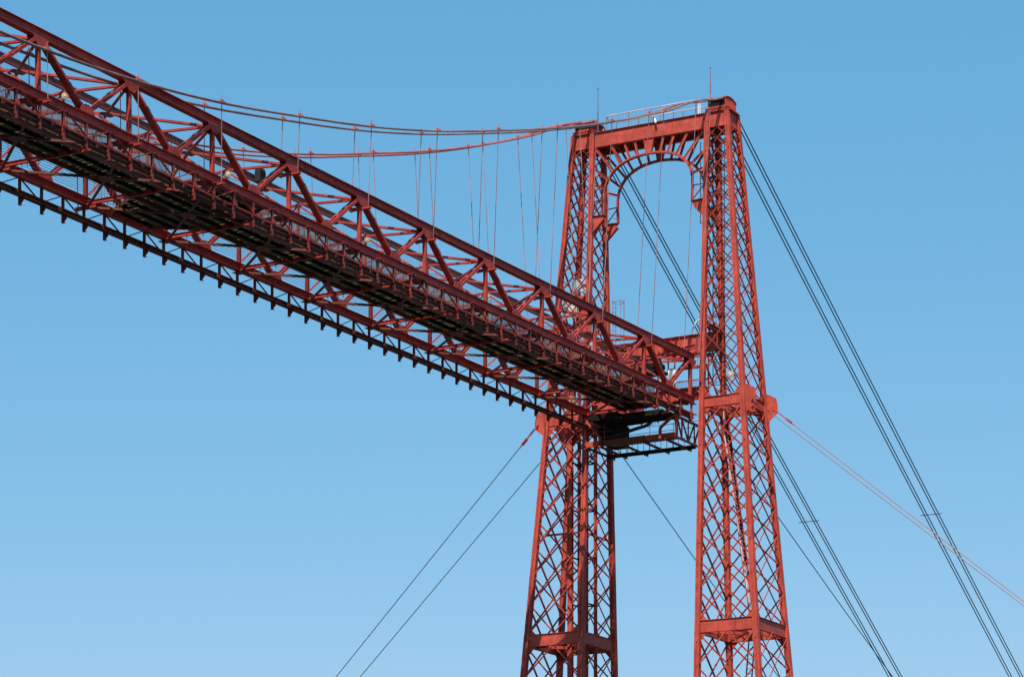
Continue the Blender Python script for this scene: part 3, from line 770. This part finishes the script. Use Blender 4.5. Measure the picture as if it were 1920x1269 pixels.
# hanging maintenance platform below the girder end
root = thing('maintenance_platform', (2, 4.2, -4.45), 'open steel maintenance platform with railings hung between the tower legs under the girder', 'platform')
for y in (7.35, 6.45, 4.92, 3.37, 1.8):
    mb = MB(); mb.ibeam((.1, y, -4.34), (4.02, y, -4.34), .13, .12, .014); mb.build('joist', 'brown', root)
mb = MB(); mb.ibeam((3.0, 1.0, -4.36), (3.0, 7.45, -4.36), .24, .16, .018); mb.build('rear_beam', 'dark', root)
mb = MB(); mb.box(.30, .36, 3.3, 6.5, -4.26, -3.92); mb.box(.26, .42, 3.3, 6.5, -3.92, -3.90); mb.box(.26, .42, 1.0, 6.5, -4.274, -4.262); mb.build('front_fascia', 'brown', root)
mb = MB(); mb.box(.28, .34, 1.0, 3.25, -4.26, -3.92); mb.build('front_fascia', 'red', root)
mb = MB(); mb.box(.4, 1.9, 1.6, 6.4, -4.02, -3.98); mb.build('floor_plate', 'wood', root)
for (p, q) in (((0, 7.46, -2.4), (0, 7.46, -4.42)), ((0, 7.40, -2.6), (0, 6.42, -3.75)), ((0, 7.5, -4.30), (0, 6.40, -4.22)), ((0, 6.42, -3.75), (0, 6.42, -4.4)), ((0, .95, -2.7), (0, .95, -4.42)), ((0, .98, -2.8), (0, 2.1, -3.62)), ((0, 2.1, -3.62), (0, 2.1, -4.3))):
    mb = MB(); mb.bar(p, q, .15, .17, up=(1, 0, 0)); mb.build('hanging_strut', 'red', root)
mb = MB(); mb.box(-.03, .03, 6.5, 7.38, -4.28, -3.98); mb.build('end_plate', 'red', root)
y = .93; mb = MB(); mb.bar((0, y, -3.0), (3.4, y, -3.0), .12, .15); mb.bar((0, y, -4.33), (3.4, y, -4.33), .12, .12)
for (a, b) in (((.08, -3.05), (.75, -4.28)), ((.75, -4.28), (.75, -3.05)), ((.75, -3.05), (1.7, -4.28)), ((1.7, -4.28), (1.7, -3.05)), ((1.7, -4.28), (2.6, -3.05)), ((2.6, -3.05), (2.6, -4.28)), ((2.6, -4.28), (3.35, -3.05))):
    mb.bar((a[0], y, a[1]), (b[0], y, b[1]), .06, .10, up=(1, 0, 1) if a[0] == b[0] else (0, 1, 0))
mb.build('side_truss', 'girder', root)
mb = MB()
for z in (-2.55, -2.95): mb.tube([(3.6, 1.0, z), (3.6, 7.4, z)], .022, 5)
for y in (1.0, 2.9, 4.6, 6.2, 7.4): mb.tube([(3.6, y, -4.3), (3.6, y, -2.5)], .025, 5)
mb.tube([(3.9, 1.0, -3.5), (3.9, 7.2, -3.5)], .03, 5); y = 1.0
while y < 7.2: mb.bar((3.9, y, -3.5), (3.9, y, -4.0), .03, .03); y += .42
mb.build('railing', 'wire', root)
mb = MB(); 
for (a, b) in (((.02, 6.1), (.02, 7.3)), ((1.9, 6.1), (.02, 6.1))): mb.tube([(a[0], a[1], -3.1), (b[0], b[1], -3.1)], .02, 5)
mb.tube([(.02, 6.1, -4.2), (.02, 6.1, -2.95)], .025, 5); mb.tube([(.3, 1.5, -2.6), (.3, 2.6, -2.85)], .02, 5); mb.build('front_railing', 'girder', root)
root = thing('trolley_box', (1.9, 6.3, -3.9), 'black machinery box at the left end of the hanging maintenance platform', 'machinery')
mb = MB(); mb.box(.9, 3.3, 5.95, 7.0, -3.9, -2.5); mb.build('casing', 'dark', root)
mb = MB()
for z in (-3.6, -3.25, -2.9): mb.box(.86, .897, 6.0, 6.95, z, z + .1)
mb.build('slat', 'brown', root)
root = thing('drive_housing', (.5, 3.8, -3.0), 'long shade-black drive housing with dangling cable loops under the end of the walkway', 'machinery')
mb = MB(); mb.box(-.9, .9, 1.15, 6.1, -2.98, -2.78); mb.box(-1.2, 1.2, 4.6, 6.5, -2.95, -2.55); mb.box(-.8, 1.6, 1.6, 6.9, -2.78, -2.62); mb.build('casing', 'dark', root)  # casing coloured black to hold the shade under the deck end
for i in range(14):
    mb = MB(); y = 1.5 + i * .37; h = random.uniform(.06, .22); mb.tube([(.1, y, -2.98), (.1, y + .05, -2.98 - h), (.1, y + .14, -2.98)], .018, 4); mb.build('cable_loop', 'black', root)
for (y, r) in ((5.35, .30), (5.15, .24), (2.75, .30)):
    mb = MB(); mb.tube([(.15, y + r * math.cos(a), -3.0 + r * math.sin(a) * 1.1) for a in [math.pi + math.pi * j / 12 for j in range(13)]], .016, 4); mb.build('cable_loop', 'black', root)
root = thing('cable_duct', (.3, 4.0, -3.9), 'thick black rubber hose curving down from the girder end to the platform', 'hose')
mb = MB(); pts = [(.2, 2.72, -2.5), (.2, 2.70, -2.85), (.2, 2.78, -3.08), (.2, 2.98, -3.24), (.2, 3.3, -3.35), (.2, 3.9, -3.44), (.2, 4.6, -3.58), (.2, 5.4, -3.72), (.3, 5.9, -3.8)]
mb.tube(pts, .11, 10); mb.build('hose', 'black', root)
mb = MB(); mb.tube([(.2, 2.72, -2.62), (.2, 2.72, -2.5)], .14, 10); mb.build('collar', 'dark', root)

# ================================================================== main cables, hangers, stays
CZ = {-1: -1.2, 0: -1.0, 1: -.62, 2: .03, 3: 1.0, 4: 2.27, 5: 3.66, 6: 5.32, 7: 7.24, 8: 9.25, 9: 11.5, 10: 14.0, 11: 16.65}
DY = {-1: 0, 0: 0, 1: 0, 2: .02, 3: .05, 4: .14, 5: .23, 6: .28, 7: .32, 8: .52, 9: .66, 10: .86, 11: .93}
def cz(x):
    t = x / S + 11; k = max(-1, min(10, math.floor(t))); f = t - k
    p = [CZ[max(-1, min(11, k + j))] for j in (-1, 0, 1, 2)]
    return p[1] + .5 * f * (p[2] - p[0] + f * (2 * p[0] - 5 * p[1] + 4 * p[2] - p[3] + f * (3 * (p[1] - p[2]) + p[3] - p[0])))
def cy(x, off, far):
    t = x / S + 11; k = max(-1, min(10, math.floor(t))); f = t - k; d = DY[k] + (DY[min(k + 1, 11)] - DY[k]) * f
    y = off - d; return W - y if far else y
CL = {(0, -.5): 'near outer', (0, .5): 'near inner', (1, -.5): 'far outer', (1, .5): 'far inner'}
cab_label = {(0, -.5): 'main suspension cable nearest the viewer, uppermost of the four sagging to the right saddle', (0, .5): 'main suspension cable just below the uppermost one, sagging to the right saddle',
             (1, -.5): 'main suspension cable farthest from the viewer, ending on the left saddle', (1, .5): 'main suspension cable on the inner side of the left saddle'}
for far in (0, 1):
    for off in (-.5, .5):
        root = thing('suspension_cable', (-40, cy(-40, off, far), cz(-40)), cab_label[(far, off)], 'cable', 'main suspension cables')
        for s_ in (-1, 1):
            pts = []; n = 60
            for i in range(n + 1):
                x = XL + (1.75 - XL) * i / n
                z = cz(x) if x <= 0 else 16.65 + x * .38
                pts.append((x, cy(min(x, 0), off, far) + s_ * .062, z + s_ * .012))
            pts.append((2.4, pts[-1][1], 17.42)); pts.append((3.0, pts[-1][1], 17.38))
            mb = MB(); mb.tube(pts, .054, 7); mb.build('rope', 'redcable' if far else 'cable', root)
order = ['leftmost', 'second', 'third', 'fourth', 'fifth', 'sixth', 'seventh', 'eighth', 'ninth', 'tenth', 'eleventh', 'last', 'last']
for far in (0, 1):
    for off in (-.5, .5):
        vis = [k for k in range(1, KMAX + 1)]
        for k in range(0, KMAX + 1):
            x = nx(k); top = V((x, cy(x, off, far), cz(x)))
            zb = (-.44 if k >= 4 else HB - HC + .07) + zc(x)
            yb = W - off if far else off
            bot = V((x + .05, yb, zb)); dirs = 'down' 
            pl = ['thin hanger rod outside the near girder', 'thin hanger rod inside the near girder', 'thin hanger rod outside the far girder', 'thin hanger rod inside the far girder'][far * 2 + (off > 0)]
            rank = KMAX - k
            lb = ('%s, %s from the tower' % (pl, ['first', 'second', 'third', 'fourth', 'fifth', 'sixth', 'seventh', 'eighth', 'ninth', 'tenth', 'eleventh', 'twelfth'][rank]))
            root = thing('hanger', (bot.x, bot.y, bot.z), lb, 'hanger rod', 'hanger rods between cables and girder')
            mb = MB(); mb.tube([bot, bot + (top - bot) * .5, top], .024, 6); mb.build('rod', 'hanger', root)
            mb = MB(); c = top
            tx = V((1, 0, (cz(x + .1) - cz(x - .1)) / .2 if x < -.1 else .38)).normalized()
            mb.bar(c - tx * .20, c + tx * .20, .22, .07, oh=.03); mb.bar(c - tx * .06, c + tx * .06, .11, .12, oh=.09)
            for e in (-.16, .16): mb.tube([c + tx * e + V((0, 0, .05)), c + tx * e + V((0, 0, .19))], .02, 5)
            mb.tube([c + V((0, 0, .12)), c + V((0, 0, .36))], .026, 5)
            mb.build('clamp', 'redcable', root)
# backstays behind the tower
for far in (0, 1):
    for i, y in enumerate((-1.3, -.40)):
        yy = W - y if far else y
        lb = [['outer dark backstay running down to the right from the right tower top', 'inner dark backstay running down to the right from the right tower top'],
              ['outer dark backstay running down from the left tower top behind the arch', 'inner dark backstay running down from the left tower top behind the arch']][far][i]
        root = thing('backstay', (126, yy, -46.9), lb, 'cable', 'dark backstays behind the tower')
        for s_ in (-1, 1):
            A = V((3.0, yy + s_ * .11, 17.38)); B = V((124.0 if far else 130.4, yy + s_ * .11, -46.9)); pts = []
            for j in range(31):
                t = j / 30; p = A + (B - A) * t; p.z -= 1.9 * 4 * t * (1 - t) * .5; pts.append(p)
            mb = MB(); mb.tube(pts, .044, 6); mb.build('rope', 'stay', root)
    # spacer bar
    yc = W + .85 if far else -.85; x = 38.7 if far else 40.6; t = (x - 3) / (121.0 if far else 127.4); z = 17.38 - 64.28 * t - .95 * 4 * t * (1 - t)
    root_m = MB(); root_m.bar((x, yc - .85, z - .06), (x, yc + .85, z - .06), .05, .05)
    for e in (-.56, -.34, .34, .56): root_m.bar((x - .05, yc + e, z - .02), (x + .05, yc + e, z - .02), .04, .1)
    tag(root_m.build('spacer_bar', 'stay'), 'short dark spacer bar clamped across the four ropes of the %s backstays' % ('left hand' if far else 'right hand'), 'spacer bar', 'spacer bars on the backstays')
# side guys with turnbuckles
for far in (0, 1):
    for ix in (0, 1):
        xx = (X1(-2) - .10) if ix == 0 else (X2(-2) + .10)
        f = (lambda y: W - y) if far else (lambda y: y)
        slope = ((.800, .806), (.986, .943))[far][ix]
        y0 = YO(-2.3) - .62; A = V((xx, f(y0), -2.25)); L = 46
        lb = [["pinkish guy on the right tower leg's front plate, running down to the right", "pinkish guy with turnbuckle on the right tower leg's rear plate, running down right"],
              ["dark guy with turnbuckle on the left tower leg's front plate, running down left", "dark guy on the left tower leg's rear plate, the lower of the left pair"]][far][ix]
        root = thing('side_guy', A, lb, 'guy rod', 'side guys of the tower')
        def gp(d): return V((xx, f(y0 - d), -2.25 - slope * d + (.0004 if not far else 0) * (d * (46 - d)) * -1))
        mb = MB(); mb.tube([gp(L * j / 24) for j in range(2 if False else 0, 25)][0:] if False else [gp(1.3 + (L - 1.3) * j / 24) for j in range(25)], .030 if not far else .027, 6)
        mb.build('rope', 'guy' if not far else 'stay', root)
        for dx in (-.07, .07):
            mb = MB(); mb.bar(gp(0) + V((dx, 0, 0)), gp(.95) + V((dx, 0, 0)), .025, .055); mb.build('link_bar', 'girder', root)
        mb = MB(); mb.bar(gp(.85), gp(1.2), .20, .12); mb.tube([gp(1.18), gp(1.42)], .04, 6); mb.build('turnbuckle', 'girder', root)
        mb = MB(); mb.tube([gp(0.05) - V((.12, 0, 0)), gp(0.05) + V((.12, 0, 0))], .06, 8); mb.build('pin', 'red', root)
# inclined service cables from belt level to the ground behind the tower
for far in (0, 1):
    y = W if far else 0.0
    P0 = V((3.9, y, -2.6)); pts = []
    q = [(3.9, -3.2), (13.86, -7.12), (24.3, -11.25), (34.85, -15.3), (70, -28.7), (117, -46.9)]
    if far: q = [(3.9, -3.2), (5.7, -4.04), (14, -7.75), (23.3, -11.9), (34.85, -17.0), (70, -32.3), (103, -46.9)]
    mb = MB(); mb.tube([(a, y, b) for a, b in q], .032, 6)
    tag(mb.build('service_cable', 'stay'), 'thin dark cable running down right from the %s' % ('hanging platform at the left tower leg' if far else 'right tower leg below its belt'), 'cable', 'single cables behind the tower')
# white bent pipe on the crossbeam
mb = MB(); mb.tube([(4.0, 1.75, 3.14), (4.0, 1.72, 3.5), (4.0, 1.45, 3.95), (4.0, 1.1, 4.1), (4.0, .5, 4.1)], .06, 8)
tag(mb.build('bent_pipe', 'white'), 'white curved pipe rising from the crossbeam beside the right tower leg', 'pipe')

# ================================================================== setting
def sheet(name, x0, x1, y0, y1, z, mat, kind='structure'):
    me = bpy.data.meshes.new(name); me.from_pydata([(x0, y0, z), (x1, y0, z), (x1, y1, z), (x0, y1, z)], [], [(0, 1, 2, 3)]); me.materials.append(mat)
    o = bpy.data.objects.new(name, me); C.objects.link(o); o['kind'] = kind
M['ground'] = paint('grey_quay_asphalt', (.06, .058, .055), (.09, .085, .08), (.04, .04, .04), rough=.85, scale=.2)
wm, n_, l_, b_ = new_mat('river_water')
b_.inputs['Base Color'].default_value = (.02, .035, .035, 1); b_.inputs['Roughness'].default_value = .12
no = n_.new('ShaderNodeTexNoise'); no.inputs['Scale'].default_value = .9; g_ = n_.new('ShaderNodeNewGeometry'); bp = n_.new('ShaderNodeBump'); bp.inputs['Strength'].default_value = .4
l_.new(g_.outputs['Position'], no.inputs['Vector']); l_.new(no.outputs['Fac'], bp.inputs['Height']); l_.new(bp.outputs['Normal'], b_.inputs['Normal'])
sheet('ground', -6000, 6000, -6000, 6000, 0, M['ground'])
sheet('water', -155, -6, -5900, 5900, .004, wm)

# ================================================================== camera, light, sky
cam = bpy.data.cameras.new('Camera'); co = bpy.data.objects.new('Camera', cam); C.objects.link(co)
co.location = (-166.47, -78.91, -45.41 + Z0); co.rotation_euler = (math.pi / 2, 0, -1.0669)
cam.sensor_width = 36; cam.lens = 5442.6 / 1920 * 36; cam.shift_y = (2032.0 - 634.5) / 1920
cam.clip_end = 20000; cam.clip_start = 1
sc.camera = co
sd = V((1, .34, -1.22)).normalized()            # the way the light travels
elev = math.asin(-sd.z); 
sun = bpy.data.lights.new('Sun', 'SUN'); so = bpy.data.objects.new('Sun', sun); C.objects.link(so)
sun.energy = 5.0; sun.angle = math.radians(.5); sun.color = (1.0, .94, .86)
so.rotation_euler = (-sd).to_track_quat('Z', 'Y').to_euler(); so.location = (0, 0, 120)
w = bpy.data.worlds.new('World'); sc.world = w; w.use_nodes = True
wn = w.node_tree.nodes; wl = w.node_tree.links; bg = wn['Background']
sky = wn.new('ShaderNodeTexSky'); sky.sky_type = 'NISHITA'; sky.sun_disc = False
sky.sun_elevation = elev; sky.sun_rotation = math.atan2(-sd.x, -sd.y)
sky.altitude = 0; sky.air_density = 1.0; sky.dust_density = 0.1; sky.ozone_density = 2.0
# grade of the sky's three channels (deep clear autumn blue)
sep = wn.new('ShaderNodeSeparateColor'); cmb = wn.new('ShaderNodeCombineColor'); wl.new(sky.outputs['Color'], sep.inputs['Color'])
for ch, (e_, k_) in zip(('Red', 'Green', 'Blue'), ((1.035, .897), (.508, .784), (.371, .929))):
    a_ = wn.new('ShaderNodeMath'); a_.operation = 'MULTIPLY'; a_.inputs[1].default_value = .1
    p_ = wn.new('ShaderNodeMath'); p_.operation = 'POWER'; p_.inputs[1].default_value = e_
    m_ = wn.new('ShaderNodeMath'); m_.operation = 'MULTIPLY'; m_.inputs[1].default_value = k_ * 10
    wl.new(sep.outputs[ch], a_.inputs[0]); wl.new(a_.outputs[0], p_.inputs[0]); wl.new(p_.outputs[0], m_.inputs[0]); wl.new(m_.outputs[0], cmb.inputs[ch])
wl.new(cmb.outputs['Color'], bg.inputs['Color']); bg.inputs['Strength'].default_value = .0797
sc.view_settings.view_transform = 'Standard'; sc.view_settings.look = 'None'; sc.view_settings.exposure = .35; sc.view_settings.gamma = 1
sc.render.engine = 'CYCLES'; sc.cycles.max_bounces = 4

for o in list(bpy.data.objects):
    if '_o' in o: del o['_o']
